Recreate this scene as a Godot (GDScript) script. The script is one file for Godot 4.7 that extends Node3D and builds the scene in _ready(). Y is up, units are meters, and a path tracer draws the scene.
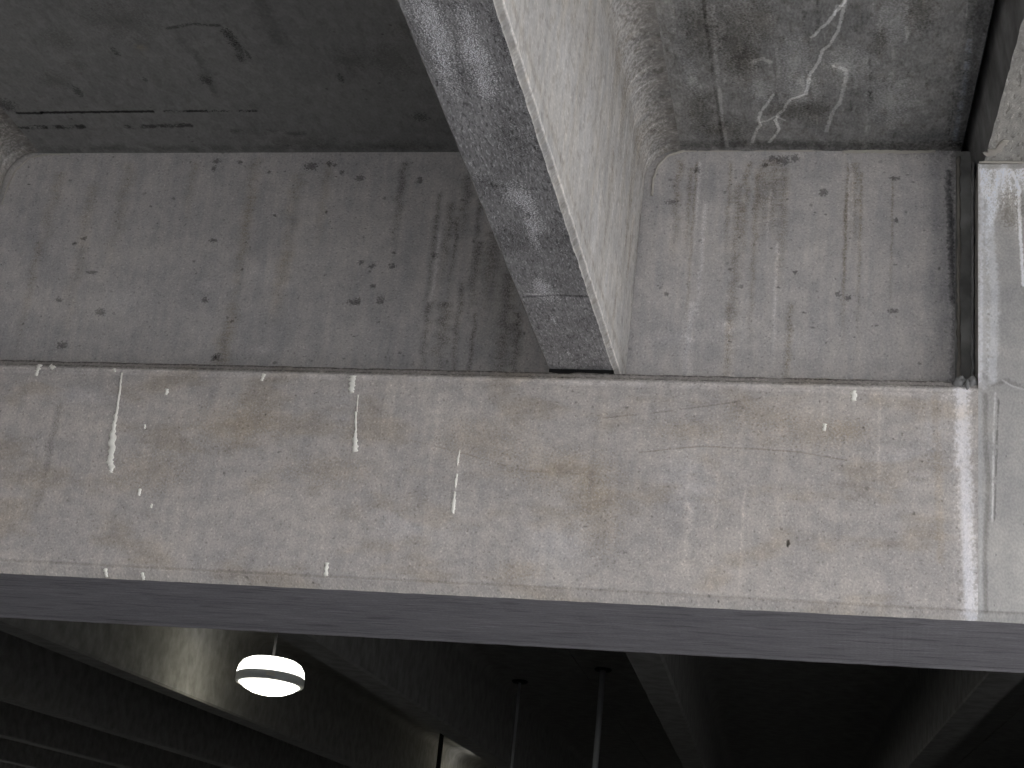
extends Node3D
# A corner under a concrete parking deck: an inverted tee girder, the double tee that bears on its ledge,
# the deck slab and end block on the right, and the dark sloping bay with its lamp beyond.
# X runs along the girder, Y up, Z out of the girder's front face towards the viewer; metres.

const LEDGE_BOTTOM := -0.537
const WALL_Z := -0.15
const BACK_Z := -0.315
const GIRDER_BACK := -0.482
const CEILING_Y := 0.654
const FLOOR_Y := -3.1

var M := {}
var stem_x := 0.0
var wobble := FastNoiseLite.new()
var grain := PackedByteArray()


func _ready() -> void:
	# ---- camera, sky, light, exposure
	var cam := Camera3D.new()
	cam.name = "camera"
	cam.fov = 24.7496
	cam.keep_aspect = Camera3D.KEEP_HEIGHT
	cam.near = 0.05
	cam.far = 200.0
	cam.transform = Transform3D(Basis(Vector3(0.97973, 0.09579, -0.17595), Vector3(-0.02375, 0.92764, 0.37273), Vector3(0.19892, -0.36099, 0.91111)), Vector3(0.63294, -1.48752, 3.66270))
	add_child(cam)
	cam.current = true
	var env := Environment.new()
	env.background_mode = Environment.BG_SKY
	var sky := Sky.new()
	var pm := ProceduralSkyMaterial.new()
	pm.sky_top_color = Color(0.86, 0.87, 0.89)
	pm.sky_horizon_color = Color(0.93, 0.93, 0.93)
	pm.ground_bottom_color = Color(0.25, 0.25, 0.25)
	pm.ground_horizon_color = Color(0.45, 0.45, 0.45)
	pm.sky_energy_multiplier = 2.0
	sky.sky_material = pm
	env.sky = sky
	env.tonemap_mode = Environment.TONE_MAPPER_LINEAR
	env.tonemap_exposure = 1.2
	env.sdfgi_enabled = true
	env.ssao_enabled = true
	env.ssil_enabled = true
	var we := WorldEnvironment.new()
	we.name = "world_environment"
	we.environment = env
	add_child(we)

	# afternoon sun on the paving outside, to the right of the frame
	var sun := DirectionalLight3D.new()
	sun.name = "sun"
	sun.look_at_from_position(Vector3.ZERO, Vector3(-0.45, -0.85, -0.25), Vector3.UP)
	sun.light_color = Color(1.0, 0.99, 0.97)
	sun.light_energy = 2.2
	sun.light_angular_distance = 0.5
	sun.shadow_enabled = true
	add_child(sun)

	wobble.seed = 7
	wobble.noise_type = FastNoiseLite.TYPE_SIMPLEX_SMOOTH
	wobble.frequency = 14.0
	wobble.fractal_octaves = 4
	var gn := FastNoiseLite.new()
	gn.seed = 3
	gn.frequency = 0.11
	gn.fractal_octaves = 3
	var gi := gn.get_image(256, 256)
	gi.convert(Image.FORMAT_L8)
	grain = gi.get_data()
	make_materials()
	build_setting()
	build_girder()
	build_near_tees()
	build_slab()
	build_far_bay()


# =====================================================================  naming
func tag(o: Node, label: String, category: String, group := "", kind := "") -> Node:
	if label:
		o.set_meta("label", label)
	if category:
		o.set_meta("category", category)
	if group:
		o.set_meta("group", group)
	if kind:
		o.set_meta("kind", kind)
	return o


func numbered(called: String) -> String:
	if not has_node(called):
		return called
	var i := 1
	while has_node("%s_%03d" % [called, i]):
		i += 1
	return "%s_%03d" % [called, i]


func thing(called: String, at := Vector3.ZERO) -> Node3D:
	var o := Node3D.new()
	o.name = numbered(called)
	add_child(o)
	o.position = at
	return o


func part(called: String, mesh: Mesh, parent: Node = null) -> MeshInstance3D:
	var o := MeshInstance3D.new()
	var host: Node = self if parent == null else parent
	var n := called
	var i := 1
	while host.has_node(n):
		n = "%s_%03d" % [called, i]
		i += 1
	o.name = n
	o.mesh = mesh
	o.cast_shadow = GeometryInstance3D.SHADOW_CASTING_SETTING_ON
	host.add_child(o, true)
	return o


# =====================================================================  concrete surfaces
class Tex:
	# one surface, drawn in metres: a along the picture's width, b up its height
	var w: int
	var h: int
	var r: Rect2
	var ppm: float
	var v := PackedFloat32Array()
	var t := PackedFloat32Array()
	var g := PackedFloat32Array()
	var grain: PackedByteArray
	var rng := RandomNumberGenerator.new()
	var sd: int

	func _init(rect: Rect2, pixels_per_metre: float, s: int, tile: PackedByteArray) -> void:
		r = rect
		ppm = pixels_per_metre
		w = int(round(r.size.x * ppm))
		h = int(round(r.size.y * ppm))
		v.resize(w * h)
		t.resize(w * h)
		g.resize(w * h)
		grain = tile
		sd = s
		rng.seed = s

	func noise(size_a: float, size_b: float, octaves: int, s: int, gain := 0.5) -> PackedByteArray:
		# features about size_a by size_b metres
		var n := FastNoiseLite.new()
		n.seed = sd * 31 + s
		n.noise_type = FastNoiseLite.TYPE_SIMPLEX_SMOOTH
		n.fractal_octaves = octaves
		n.fractal_gain = gain
		var small := minf(size_a, size_b)
		n.frequency = 1.0 / maxf(small * ppm, 1.0)
		var nw := maxi(4, int(w * small / size_a))
		var nh := maxi(4, int(h * small / size_b))
		var im := n.get_image(nw, nh)
		im.convert(Image.FORMAT_L8)
		if nw != w or nh != h:
			im.resize(w, h, Image.INTERPOLATE_CUBIC)
		return im.get_data()

	func layer(size_a: float, size_b: float, octaves: int, s: int, value: float, warm := 0.0, height := 0.0, gain := 0.5) -> void:
		var d := noise(size_a, size_b, octaves, s, gain)
		for i in w * h:
			var x := float(d[i]) / 127.5 - 1.0
			v[i] += value * x
			t[i] += warm * x
			g[i] += height * x

	func patches(size_a: float, size_b: float, s: int, low: float, high: float, value: float, warm := 0.0, height := 0.0) -> void:
		# only where the noise passes a threshold
		var d := noise(size_a, size_b, 4, s, 0.55)
		for i in w * h:
			var x := smoothstep(low, high, float(d[i]) / 255.0)
			if x > 0.0:
				v[i] += value * x
				t[i] += warm * x
				g[i] += height * x

	func spot(p: Vector2, ra: float, rb: float, value: float, warm := 0.0, height := 0.0, rough := 0.5, soft := 0.5, crumbs := false) -> void:
		var ca := (p.x - r.position.x) * ppm
		var cb := (r.position.y + r.size.y - p.y) * ppm
		var xa := ra * ppm
		var xb := rb * ppm
		var reach := 1.0 + rough
		for y in range(maxi(0, int(cb - xb * reach)), mini(h, int(cb + xb * reach) + 2)):
			for x in range(maxi(0, int(ca - xa * reach)), mini(w, int(ca + xa * reach) + 2)):
				var q := Vector2((x - ca) / xa, (y - cb) / xb).length()
				q += rough * (float(grain[((y * 2 + int(p.x * 977.0)) & 255) * 256 + ((x * 2 + int(p.y * 613.0)) & 255)]) / 127.5 - 1.0)
				var k := 1.0 - smoothstep(1.0 - soft, 1.0, q)
				if crumbs and k > 0.0:
					k *= 0.25 + 0.75 * smoothstep(0.42, 0.62, float(grain[((y * 3) & 255) * 256 + ((x * 6) & 255)]) / 255.0)
				if k > 0.0:
					var i := y * w + x
					v[i] += value * k
					t[i] += warm * k
					g[i] += height * k

	func line(pts: Array, width: float, value: float, warm := 0.0, height := 0.0, gaps := 0.0, soft := 0.6) -> void:
		var most := {}
		var m := width * ppm
		for n in pts.size() - 1:
			var a := Vector2((pts[n].x - r.position.x) * ppm, (r.position.y + r.size.y - pts[n].y) * ppm)
			var b := Vector2((pts[n + 1].x - r.position.x) * ppm, (r.position.y + r.size.y - pts[n + 1].y) * ppm)
			var ab := b - a
			var l2 := maxf(ab.length_squared(), 0.001)
			for y in range(maxi(0, int(minf(a.y, b.y) - m * 1.5)), mini(h, int(maxf(a.y, b.y) + m * 1.5) + 2)):
				for x in range(maxi(0, int(minf(a.x, b.x) - m * 1.5)), mini(w, int(maxf(a.x, b.x) + m * 1.5) + 2)):
					var q := Vector2(x, y)
					var s := clampf((q - a).dot(ab) / l2, 0.0, 1.0)
					var dist := q.distance_to(a + ab * s) / m
					if dist > 1.5:
						continue
					dist += (float(grain[(y & 255) * 256 + (x & 255)]) / 255.0 - 0.5) * 0.7 + (float(grain[((y * 3) & 255) * 256 + ((x * 3) & 255)]) / 255.0 - 0.5) * 0.3
					var k := 1.0 - smoothstep(1.0 - soft, 1.0, dist)
					if gaps > 0.0:
						var cut := 0.6 * float(grain[(((y >> 2) + 90) & 255) * 256 + ((x >> 2) & 255)]) + 0.4 * float(grain[((y * 2) & 255) * 256 + ((x * 2 + 40) & 255)])
						k *= smoothstep(gaps - 0.1, gaps + 0.14, cut / 255.0)
					if k > 0.0:
						var i := y * w + x
						if k > most.get(i, 0.0):
							most[i] = k
		for i in most:
			var k: float = most[i]
			v[i] += value * k
			t[i] += warm * k
			g[i] += height * k

	func streak(p: Vector2, length: float, width: float, value: float, warm := 0.0, height := 0.0, lean := 0.0) -> void:
		# a run of water stain going down from p, fraying and fading
		var ca := (p.x - r.position.x) * ppm
		var cb := (r.position.y + r.size.y - p.y) * ppm
		var n := int(length * ppm)
		var half := width * ppm * 0.5
		var phase := rng.randi() & 255
		for k in n:
			var y := int(cb) + k
			if y < 0 or y >= h:
				continue
			var s := float(k) / n
			var wob := (float(grain[((k >> 2) & 255) * 256 + phase]) / 127.5 - 1.0) * half * 0.9
			var c := ca + wob + lean * k
			var fade := (1.0 - s * s) * smoothstep(0.0, 0.04, s) * (0.45 + 1.1 * float(grain[(k & 255) * 256 + ((phase * 7) & 255)]) / 255.0)
			for x in range(maxi(0, int(c - half * 2.0)), mini(w, int(c + half * 2.0) + 2)):
				var q := absf(x - c) / maxf(half, 0.6)
				var f := fade * maxf(0.0, 1.0 - q * 0.6) * (0.3 + 1.3 * smoothstep(0.3, 0.65, float(grain[((y * 2) & 255) * 256 + ((x * 4 + phase) & 255)]) / 255.0))
				var i := y * w + x
				v[i] += value * f
				t[i] += warm * f
				g[i] += height * f

	func pits(count: int, small: float, big: float, value: float, lo := Vector2.ZERO, hi := Vector2.ONE) -> void:
		for k in count:
			var p := r.position + r.size * Vector2(rng.randf_range(lo.x, hi.x), rng.randf_range(lo.y, hi.y))
			var s := small + (big - small) * pow(rng.randf(), 3.0)
			spot(p, s * rng.randf_range(0.7, 1.5), s * rng.randf_range(0.6, 1.1), value * rng.randf_range(0.5, 1.0), 0.0, -0.6, 0.45, 0.6)

	func material(base: float, tone: Color, relief := 3.0, rough := 0.92) -> StandardMaterial3D:
		var px := PackedByteArray()
		px.resize(w * h * 3)
		var hp := PackedByteArray()
		hp.resize(w * h)
		for i in w * h:
			var c := clampf(base + v[i], 0.03, 0.97)
			var k := t[i]
			px[i * 3] = clampi(int(255.0 * c * tone.r * (1.0 + 0.013 * k)), 0, 255)
			px[i * 3 + 1] = clampi(int(255.0 * c * tone.g), 0, 255)
			px[i * 3 + 2] = clampi(int(255.0 * c * tone.b * (1.0 - 0.022 * k)), 0, 255)
			hp[i] = clampi(int(128.0 + 127.0 * g[i]), 0, 255)
		var im := Image.create_from_data(w, h, false, Image.FORMAT_RGB8, px)
		var nm := Image.create_from_data(w, h, false, Image.FORMAT_L8, hp)
		nm.convert(Image.FORMAT_RGBA8)
		nm.bump_map_to_normal_map(relief)
		var m := StandardMaterial3D.new()
		m.albedo_texture = ImageTexture.create_from_image(im)
		m.normal_enabled = true
		m.normal_texture = ImageTexture.create_from_image(nm)
		m.normal_scale = 1.0
		m.roughness = rough
		m.metallic_specular = 0.3
		return m


func face(key: String, tex: Tex, m: Material, a: Vector3, b: Vector3) -> void:
	M[key] = {"m": m, "a": a, "b": b, "r": tex.r}


func plain(key: String, color: Color, spread: float, s: int, rough := 0.92) -> void:
	# concrete far from the eye: mottled through world triplanar mapping
	var n := FastNoiseLite.new()
	n.seed = s
	n.frequency = 0.02
	n.fractal_octaves = 6
	n.fractal_gain = 0.6
	var ramp := Gradient.new()
	ramp.set_color(0, color.darkened(spread))
	ramp.set_color(1, color.lightened(spread * 0.5))
	var nt := NoiseTexture2D.new()
	nt.width = 512
	nt.height = 512
	nt.seamless = true
	nt.noise = n
	nt.color_ramp = ramp
	var m := StandardMaterial3D.new()
	m.albedo_texture = nt
	m.uv1_triplanar = true
	m.uv1_world_triplanar = true
	m.uv1_scale = Vector3.ONE * 0.6
	m.roughness = rough
	m.metallic_specular = 0.3
	M[key] = {"m": m}


func flat(key: String, color: Color, rough := 0.8, metal := 0.0) -> void:
	var m := StandardMaterial3D.new()
	m.albedo_color = color
	m.roughness = rough
	m.metallic = metal
	m.metallic_specular = 0.4
	M[key] = {"m": m}


func make_materials() -> void:
	var X := Vector3.RIGHT
	var Y := Vector3.UP
	var Z := Vector3.BACK
	# --- the ledge's front face
	var l := Tex.new(Rect2(-1.8, -0.54, 2.67, 0.54), 683.0, 11, grain)
	l.layer(0.30, 0.22, 4, 1, 0.035, 0.35)
	l.layer(0.05, 0.04, 5, 2, 0.045, 0.25, 0.03)
	l.layer(0.007, 0.006, 3, 3, 0.075, 0.15, 0.12, 0.7)
	l.layer(0.03, 0.5, 3, 4, 0.018, 0.25)
	l.patches(0.009, 0.008, 5, 0.66, 0.80, 0.10, 0.0, 0.12)
	l.patches(0.011, 0.010, 6, 0.67, 0.84, -0.11, 0.3, -0.15)
	l.patches(0.35, 0.16, 7, 0.52, 0.85, -0.045, 1.3)
	for b in [Vector4(0.5227, -0.1324, 0.1279, 0.0512), Vector4(0.4011, -0.0959, 0.1163, 0.0419), Vector4(-0.2275, -0.1752, 0.1395, 0.0698), Vector4(-0.037, -0.2406, 0.1628, 0.0698), Vector4(-0.8306, -0.1571, 0.1395, 0.0814), Vector4(-1.0093, -0.2751, 0.1395, 0.0698), Vector4(0.0624, -0.3538, 0.0698, 0.1047), Vector4(-0.1058, -0.4757, 0.0698, 0.0279), Vector4(-0.5716, -0.2596, 0.1395, 0.0465), Vector4(0.248, -0.1362, 0.1163, 0.0326), Vector4(0.5981, -0.1254, 0.0581, 0.0326)]:
		l.spot(Vector2(b.x, b.y), b.z, b.w, -0.045, 1.3, 0.0, 0.7, 0.9)
	for b in [Vector4(0.7168, -0.2025, 0.1047, 0.0581), Vector4(-0.0228, -0.4034, 0.1047, 0.093), Vector4(0.255, -0.2536, 0.093, 0.093), Vector4(-1.2477, -0.0925, 0.1628, 0.0326), Vector4(-0.3452, -0.3705, 0.1395, 0.0698), Vector4(-0.5438, -0.1111, 0.0465, 0.0698), Vector4(0.7791, -0.0966, 0.0419, 0.093)]:
		l.spot(Vector2(b.x, b.y), b.z, b.w, 0.04, -0.6, 0.0, 0.7, 0.9)
	for b in [Vector2(0.0373, -0.0335), Vector2(0.0523, -0.0503), Vector2(-0.0997, -0.0543), Vector2(0.3151, -0.2282), Vector2(0.3178, -0.1103), Vector2(0.3752, -0.2492), Vector2(0.2577, -0.2998), Vector2(-0.812, -0.1188), Vector2(-0.7175, -0.0909), Vector2(-0.3348, -0.0556), Vector2(-0.4436, -0.0459), Vector2(-1.2709, -0.1061), Vector2(-0.9907, -0.0984), Vector2(0.1666, -0.2568), Vector2(0.661, -0.053)]:
		l.streak(Vector2(b.x, b.y), l.rng.randf_range(0.15, 0.4), l.rng.randf_range(0.006, 0.018), l.rng.randf_range(-0.08, 0.08), 0.3)
	# water has bleached a pale run below the joint
	var wash := [Vector2(0.8359, -0.0153), Vector2(0.8362, -0.118), Vector2(0.8406, -0.2322), Vector2(0.845, -0.3438), Vector2(0.8493, -0.4313), Vector2(0.8534, -0.4959), Vector2(0.8555, -0.5279)]
	l.line(wash, 0.023, 0.17, -1.0, 0.05, 0.0, 0.75)
	l.line(wash, 0.042, 0.05, -0.4, 0.0, 0.0, 1.0)
	l.line([Vector2(0.8281, -0.21), Vector2(0.8328, -0.3664), Vector2(0.8352, -0.4968)], 0.010, -0.06, 0.6, 0.0, 0.0, 0.9)
	l.line([Vector2(0.7786, -0.038), Vector2(0.7863, -0.2114), Vector2(0.792, -0.4122)], 0.014, -0.03, 1.2, 0.0, 0.3, 0.9)
	l.spot(Vector2(0.4738, -0.3887), 0.005, 0.009, -0.35, 1.0, -0.6, 0.3)
	l.line([Vector2(0.0436, -0.1136), Vector2(0.1782, -0.0952), Vector2(0.3113, -0.0722), Vector2(0.3993, -0.0554)], 0.002, -0.09, 0.3, -0.3, 0.35)
	l.line([Vector2(0.1398, -0.1919), Vector2(0.2724, -0.1733), Vector2(0.4046, -0.176), Vector2(0.4918, -0.1801), Vector2(0.5913, -0.1953)], 0.0025, -0.10, 0.8, -0.3, 0.3)
	l.line([Vector2(-0.3913, -0.1805), Vector2(-0.2709, -0.2056), Vector2(-0.1281, -0.2439), Vector2(0.009, -0.2485)], 0.002, -0.07, 0.8, -0.2, 0.4)
	l.line([Vector2(-1.3346, -0.5087), Vector2(-0.607, -0.5107), Vector2(0.0748, -0.5123), Vector2(0.9138, -0.5185)], 0.005, -0.07, 0.3, -0.3, 0.2, 0.9)
	l.line([Vector2(-1.438, -0.0346), Vector2(-0.677, -0.0316), Vector2(0.0371, -0.0311), Vector2(0.8105, -0.0372)], 0.005, 0.05, -0.3, 0.0, 0.4)
	l.line([Vector2(-1.8, -0.009), Vector2(0.87, -0.010)], 0.011, -0.10, 0.2, -0.1, 0.15, 0.5)  # chamfer shading painted in: darker strip, dark crease lines, bright edge
	l.line([Vector2(-1.8, -0.001), Vector2(0.87, -0.001)], 0.003, -0.22, 0.2, -0.3, 0.2, 0.6)
	l.line([Vector2(-1.8, -0.013), Vector2(0.87, -0.014)], 0.002, -0.14, 0.2, -0.3, 0.42, 0.6)
	l.line([Vector2(-1.8, -0.025), Vector2(0.87, -0.026)], 0.005, 0.08, -0.2, 0.1, 0.38, 0.8)
	l.pits(240, 0.0014, 0.005, -0.16)
	face("ledge_face", l, l.material(0.715, Color(1.0, 0.968, 0.95), 3.0), X, Y)
	# --- the web's face above the ledge
	var q := Tex.new(Rect2(-1.8, 0.0, 2.67, 0.66), 683.0, 12, grain)
	q.layer(0.35, 0.25, 4, 1, 0.035, 0.3)
	q.layer(0.05, 0.05, 4, 2, 0.03, 0.2, 0.03)
	q.layer(0.007, 0.007, 3, 3, 0.065, 0.1, 0.12, 0.7)
	q.layer(0.03, 0.3, 5, 4, 0.03, 0.4, 0.0, 0.6)
	q.layer(0.10, 0.12, 5, 8, 0.035, 0.2, 0.0, 0.65)
	q.patches(0.009, 0.009, 5, 0.67, 0.82, 0.08, 0.0, 0.1)
	q.patches(0.011, 0.011, 6, 0.68, 0.85, -0.11, 0.2, -0.15)
	for b in [Vector3(-0.4361, 0.5453, 0.012), Vector3(-0.4018, 0.517, 0.02), Vector3(-0.3817, 0.4748, 0.01), Vector3(-0.3645, 0.6024, 0.024), Vector3(-0.3275, 0.5455, 0.012), Vector3(-0.3231, 0.4056, 0.02), Vector3(-0.2827, 0.4336, 0.03), Vector3(-0.2339, 0.3242, 0.03), Vector3(-0.3494, 0.2956, 0.014), Vector3(-0.3863, 0.2408, 0.03), Vector3(-0.308, 0.2152, 0.01), Vector3(-0.1986, 0.2171, 0.02), Vector3(-0.4267, 0.2402, 0.016), Vector3(-0.538, 0.6314, 0.02)]:
		q.streak(Vector2(b.x, b.y), q.rng.randf_range(0.2, 0.42), b.z, -0.14, 0.6, -0.05)
	for b in [Vector3(0.3739, 0.6352, 0.03), Vector3(0.3982, 0.6352, 0.02), Vector3(0.4232, 0.6157, 0.02), Vector3(0.3583, 0.6019, 0.012), Vector3(0.3327, 0.6297, 0.014), Vector3(0.3159, 0.5743, 0.02), Vector3(0.2072, 0.6356, 0.007), Vector3(0.196, 0.616, 0.012), Vector3(0.574, 0.6293, 0.008), Vector3(0.593, 0.6292, 0.02), Vector3(0.6079, 0.6018, 0.008), Vector3(0.5714, 0.5472, 0.008), Vector3(0.6815, 0.5881, 0.006), Vector3(0.2912, 0.6298, 0.01), Vector3(0.1652, 0.6357, 0.016), Vector3(0.449, 0.2539, 0.014), Vector3(0.3078, 0.2517, 0.014)]:
		q.streak(Vector2(b.x, b.y), q.rng.randf_range(0.22, 0.6), b.z, -0.10, 1.5, -0.05)
	for b in [Vector3(0.215, 0.63, 0.008), Vector3(0.5786, 0.6348, 0.006), Vector3(0.2335, 0.519, 0.01), Vector3(0.3898, 0.5468, 0.006), Vector3(0.4145, 0.4116, 0.008), Vector3(0.2127, 0.2502, 0.02), Vector3(-0.4233, 0.4326, 0.008), Vector3(0.5866, 0.6018, 0.006), Vector3(0.3105, 0.1997, 0.02)]:
		q.streak(Vector2(b.x, b.y), q.rng.randf_range(0.15, 0.4), b.z, 0.10, -0.2, 0.05)
	for b in [Vector3(-0.9349, 0.644, 0.03), Vector3(-0.9357, 0.5443, 0.02), Vector3(-1.2887, 0.6329, 0.03), Vector3(-1.4959, 0.3959, 0.02), Vector3(-1.1067, 0.6325, 0.02), Vector3(-0.8208, 0.3732, 0.03), Vector3(-0.9317, 0.2323, 0.03), Vector3(-0.9447, 0.1497, 0.03), Vector3(-0.8145, 0.6027, 0.03), Vector3(-0.7379, 0.6318, 0.02), Vector3(-1.4817, 0.6031, 0.03), Vector3(-1.3761, 0.5732, 0.03)]:
		q.streak(Vector2(b.x, b.y), q.rng.randf_range(0.2, 0.5), b.z, -0.05, 1.0)
	for b in [Vector4(-1.0481, 0.6294, 0.0143, 0.0095), Vector4(-1.0501, 0.6087, 0.0071, 0.0119), Vector4(-1.0181, 0.3998, 0.0143, 0.0071), Vector4(-0.6253, 0.2317, 0.0167, 0.0095), Vector4(-0.6102, 0.2346, 0.0071, 0.0119), Vector4(-0.5866, 0.331, 0.0119, 0.0071), Vector4(-0.535, 0.3316, 0.0119, 0.0095), Vector4(-0.6166, 0.3418, 0.0095, 0.0071), Vector4(-0.5541, 0.2382, 0.0119, 0.0119), Vector4(-0.5769, 0.2761, 0.0095, 0.0071), Vector4(-0.9537, 0.0762, 0.0119, 0.0119), Vector4(-0.9611, 0.0734, 0.0095, 0.0095), Vector4(-0.4916, 0.5737, 0.0095, 0.0119), Vector4(-0.7224, 0.6172, 0.0071, 0.0071), Vector4(-0.7009, 0.5968, 0.0071, 0.0071), Vector4(-0.7865, 0.6143, 0.0214, 0.0143), Vector4(-0.6506, 0.5794, 0.0143, 0.0095), Vector4(-0.8976, 0.5969, 0.0071, 0.0048), Vector4(-0.9815, 0.6264, 0.0095, 0.0071), Vector4(-1.3322, 0.3054, 0.019, 0.0071), Vector4(-1.2884, 0.1932, 0.0167, 0.0119), Vector4(-1.3738, 0.0999, 0.019, 0.0119), Vector4(-1.4102, 0.2249, 0.0143, 0.0071), Vector4(-1.3736, 0.4027, 0.0095, 0.0071), Vector4(-1.3959, 0.388, 0.0071, 0.0071), Vector4(-0.4282, 0.3631, 0.0095, 0.0095), Vector4(-1.0114, 0.2311, 0.0095, 0.0095), Vector4(-0.7366, 0.623, 0.0095, 0.0095), Vector4(-0.8624, 0.4724, 0.0071, 0.0048), Vector4(0.4178, 0.6296, 0.0214, 0.0167), Vector4(0.3909, 0.6352, 0.0095, 0.0095), Vector4(0.4466, 0.6351, 0.0119, 0.0119), Vector4(0.3747, 0.6158, 0.0095, 0.0071), Vector4(0.5169, 0.5416, 0.0119, 0.0119), Vector4(0.5835, 0.2612, 0.0095, 0.0095), Vector4(0.5601, 0.2711, 0.0095, 0.0071), Vector4(0.458, 0.3272, 0.0071, 0.0071), Vector4(0.1542, 0.2651, 0.0071, 0.0071), Vector4(0.6863, 0.5799, 0.0143, 0.0071), Vector4(0.6905, 0.4669, 0.0071, 0.0071), Vector4(0.6875, 0.2294, 0.0143, 0.0071), Vector4(0.1506, 0.5132, 0.019, 0.0071), Vector4(0.2092, 0.602, 0.0095, 0.0119)]:
		q.spot(Vector2(b.x, b.y), b.z, b.w, -0.20, 0.1, -0.7, 0.7, 0.6)
	for b in [Vector4(-0.8062, 0.2757, 0.0476, 0.0286), Vector4(-0.8764, 0.3026, 0.0524, 0.0381), Vector4(-0.7499, 0.3403, 0.0286, 0.0143), Vector4(-1.0184, 0.2728, 0.0476, 0.0238), Vector4(0.183, 0.1506, 0.0833, 0.0238), Vector4(0.3111, 0.1867, 0.0595, 0.0238), Vector4(0.476, 0.1515, 0.0714, 0.0333), Vector4(-0.8446, 0.0975, 0.0476, 0.019), Vector4(-1.2403, 0.2275, 0.0952, 0.0476)]:
		q.spot(Vector2(b.x, b.y), b.z, b.w, 0.045, 0.0, 0.05, 0.8, 0.9)
	q.spot(Vector2(-0.2384, 0.2432), 0.12, 0.32, -0.06, 0.1, 0.0, 0.5, 0.9)
	# wet stain beside the open joint
	q.line([Vector2(0.8284, 0.6561), Vector2(0.8195, 0.5746), Vector2(0.8225, 0.415), Vector2(0.8299, 0.2854), Vector2(0.8287, 0.047)], 0.014, -0.15, -0.4, -0.1, 0.2, 0.8)
	q.line([Vector2(0.8124, 0.5962), Vector2(0.8103, 0.5477), Vector2(0.8153, 0.4809), Vector2(0.8208, 0.2981), Vector2(0.8233, 0.2597)], 0.010, -0.16, -0.3, -0.1, 0.0, 0.6)
	q.line([Vector2(0.791, 0.6507), Vector2(0.7998, 0.3886), Vector2(0.8065, 0.0464)], 0.05, -0.07, -0.4, 0.0, 0.0, 1.0)
	q.line([Vector2(0.6968, 0.6592), Vector2(0.8261, 0.6588)], 0.03, -0.10, -0.2, 0.0, 0.0, 1.0)
	q.line([Vector2(-1.5205, 0.0525), Vector2(-0.7333, 0.0465), Vector2(-0.1339, 0.0506), Vector2(0.8176, 0.0541)], 0.010, -0.05, 0.4, 0.0, 0.3, 0.9)
	q.pits(420, 0.0015, 0.006, -0.17)
	face("web_face", q, q.material(0.72, Color(1.0, 0.98, 0.975), 3.0), X, Y)
	# --- the end block's face
	var k := Tex.new(Rect2(0.87, -0.54, 0.43, 1.08), 640.0, 13, grain)
	k.layer(0.2, 0.2, 4, 1, 0.04, 0.3)
	k.layer(0.05, 0.05, 4, 2, 0.03, 0.2, 0.03)
	k.layer(0.007, 0.007, 3, 3, 0.065, 0.1, 0.12, 0.7)
	k.spot(Vector2(0.9445, 0.4219), 0.035, 0.06, -0.14, 1.2, 0.0, 0.5, 0.6)
	k.spot(Vector2(0.9387, 0.2173), 0.05, 0.16, -0.03, -0.2, 0.0, 0.4, 0.5)
	for b in [Vector3(0.8832, 0.5246, 0.012), Vector3(0.8965, 0.5246, 0.014), Vector3(0.9098, 0.5246, 0.01), Vector3(0.9253, 0.5245, 0.012), Vector3(0.9408, 0.5245, 0.01), Vector3(0.954, 0.5245, 0.012), Vector3(0.9672, 0.5245, 0.01)]:
		k.streak(Vector2(b.x, b.y), k.rng.randf_range(0.07, 0.2), b.z, 0.30, -1.3, 0.1)
	k.line([Vector2(0.8721, 0.5324), Vector2(0.8765, 0.4421), Vector2(0.8742, 0.2906), Vector2(0.8741, 0.119), Vector2(0.8719, -0.0003)], 0.008, 0.10, -0.6, 0.1, 0.2, 0.7)
	k.line([Vector2(0.9253, 0.5245), Vector2(0.8963, 0.4166), Vector2(0.896, 0.3408), Vector2(0.9043, 0.2168), Vector2(0.9019, 0.1196), Vector2(0.8993, 0.0004)], 0.016, 0.12, -0.9, 0.1, 0.2, 0.7)
	k.line([Vector2(0.8833, 0.5324), Vector2(0.883, 0.3407), Vector2(0.8806, 0.192), Vector2(0.8803, -0.0118)], 0.014, 0.07, -0.6, 0.1, 0.2, 0.8)
	k.line([Vector2(0.9451, 0.5142), Vector2(0.9602, 0.473), Vector2(0.9597, 0.4169), Vector2(0.9613, 0.3539), Vector2(0.9667, 0.23)], 0.005, 0.26, -1.0, 0.2, 0.1, 0.6)
	k.line([Vector2(0.8803, 0.0117), Vector2(0.8993, -0.0114), Vector2(0.9268, 0.0011), Vector2(0.9644, -0.0167)], 0.008, -0.08, 0.2, -0.4, 0.3, 0.8)
	k.line([Vector2(0.9204, 0.0009), Vector2(0.9414, -0.0126), Vector2(0.9644, -0.019)], 0.003, 0.14, -0.4, 0.3, 0.2)
	k.line([Vector2(0.8845, -0.0352), Vector2(0.8843, -0.1395), Vector2(0.8904, -0.2304), Vector2(0.8818, -0.4081), Vector2(0.8837, -0.5158)], 0.008, -0.09, 0.3, -0.2, 0.25, 0.8)
	k.line([Vector2(0.9056, -0.0276), Vector2(0.9011, -0.116), Vector2(0.8984, -0.3195)], 0.003, 0.12, -0.3, 0.1, 0.35)
	k.line([Vector2(0.9118, -0.0461), Vector2(0.9072, -0.1617), Vector2(0.9024, -0.3193)], 0.003, -0.12, 0.2, -0.3, 0.35)
	k.line([Vector2(0.8719, -0.0285), Vector2(0.8738, -0.2759), Vector2(0.8756, -0.5248)], 0.008, 0.04, -0.5, 0.0, 0.2, 0.8)
	k.line([Vector2(0.8696, -0.5187), Vector2(0.9578, -0.5184)], 0.005, -0.07, 0.3, -0.3, 0.2, 0.9)
	k.pits(60, 0.0015, 0.004, -0.14)
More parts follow.
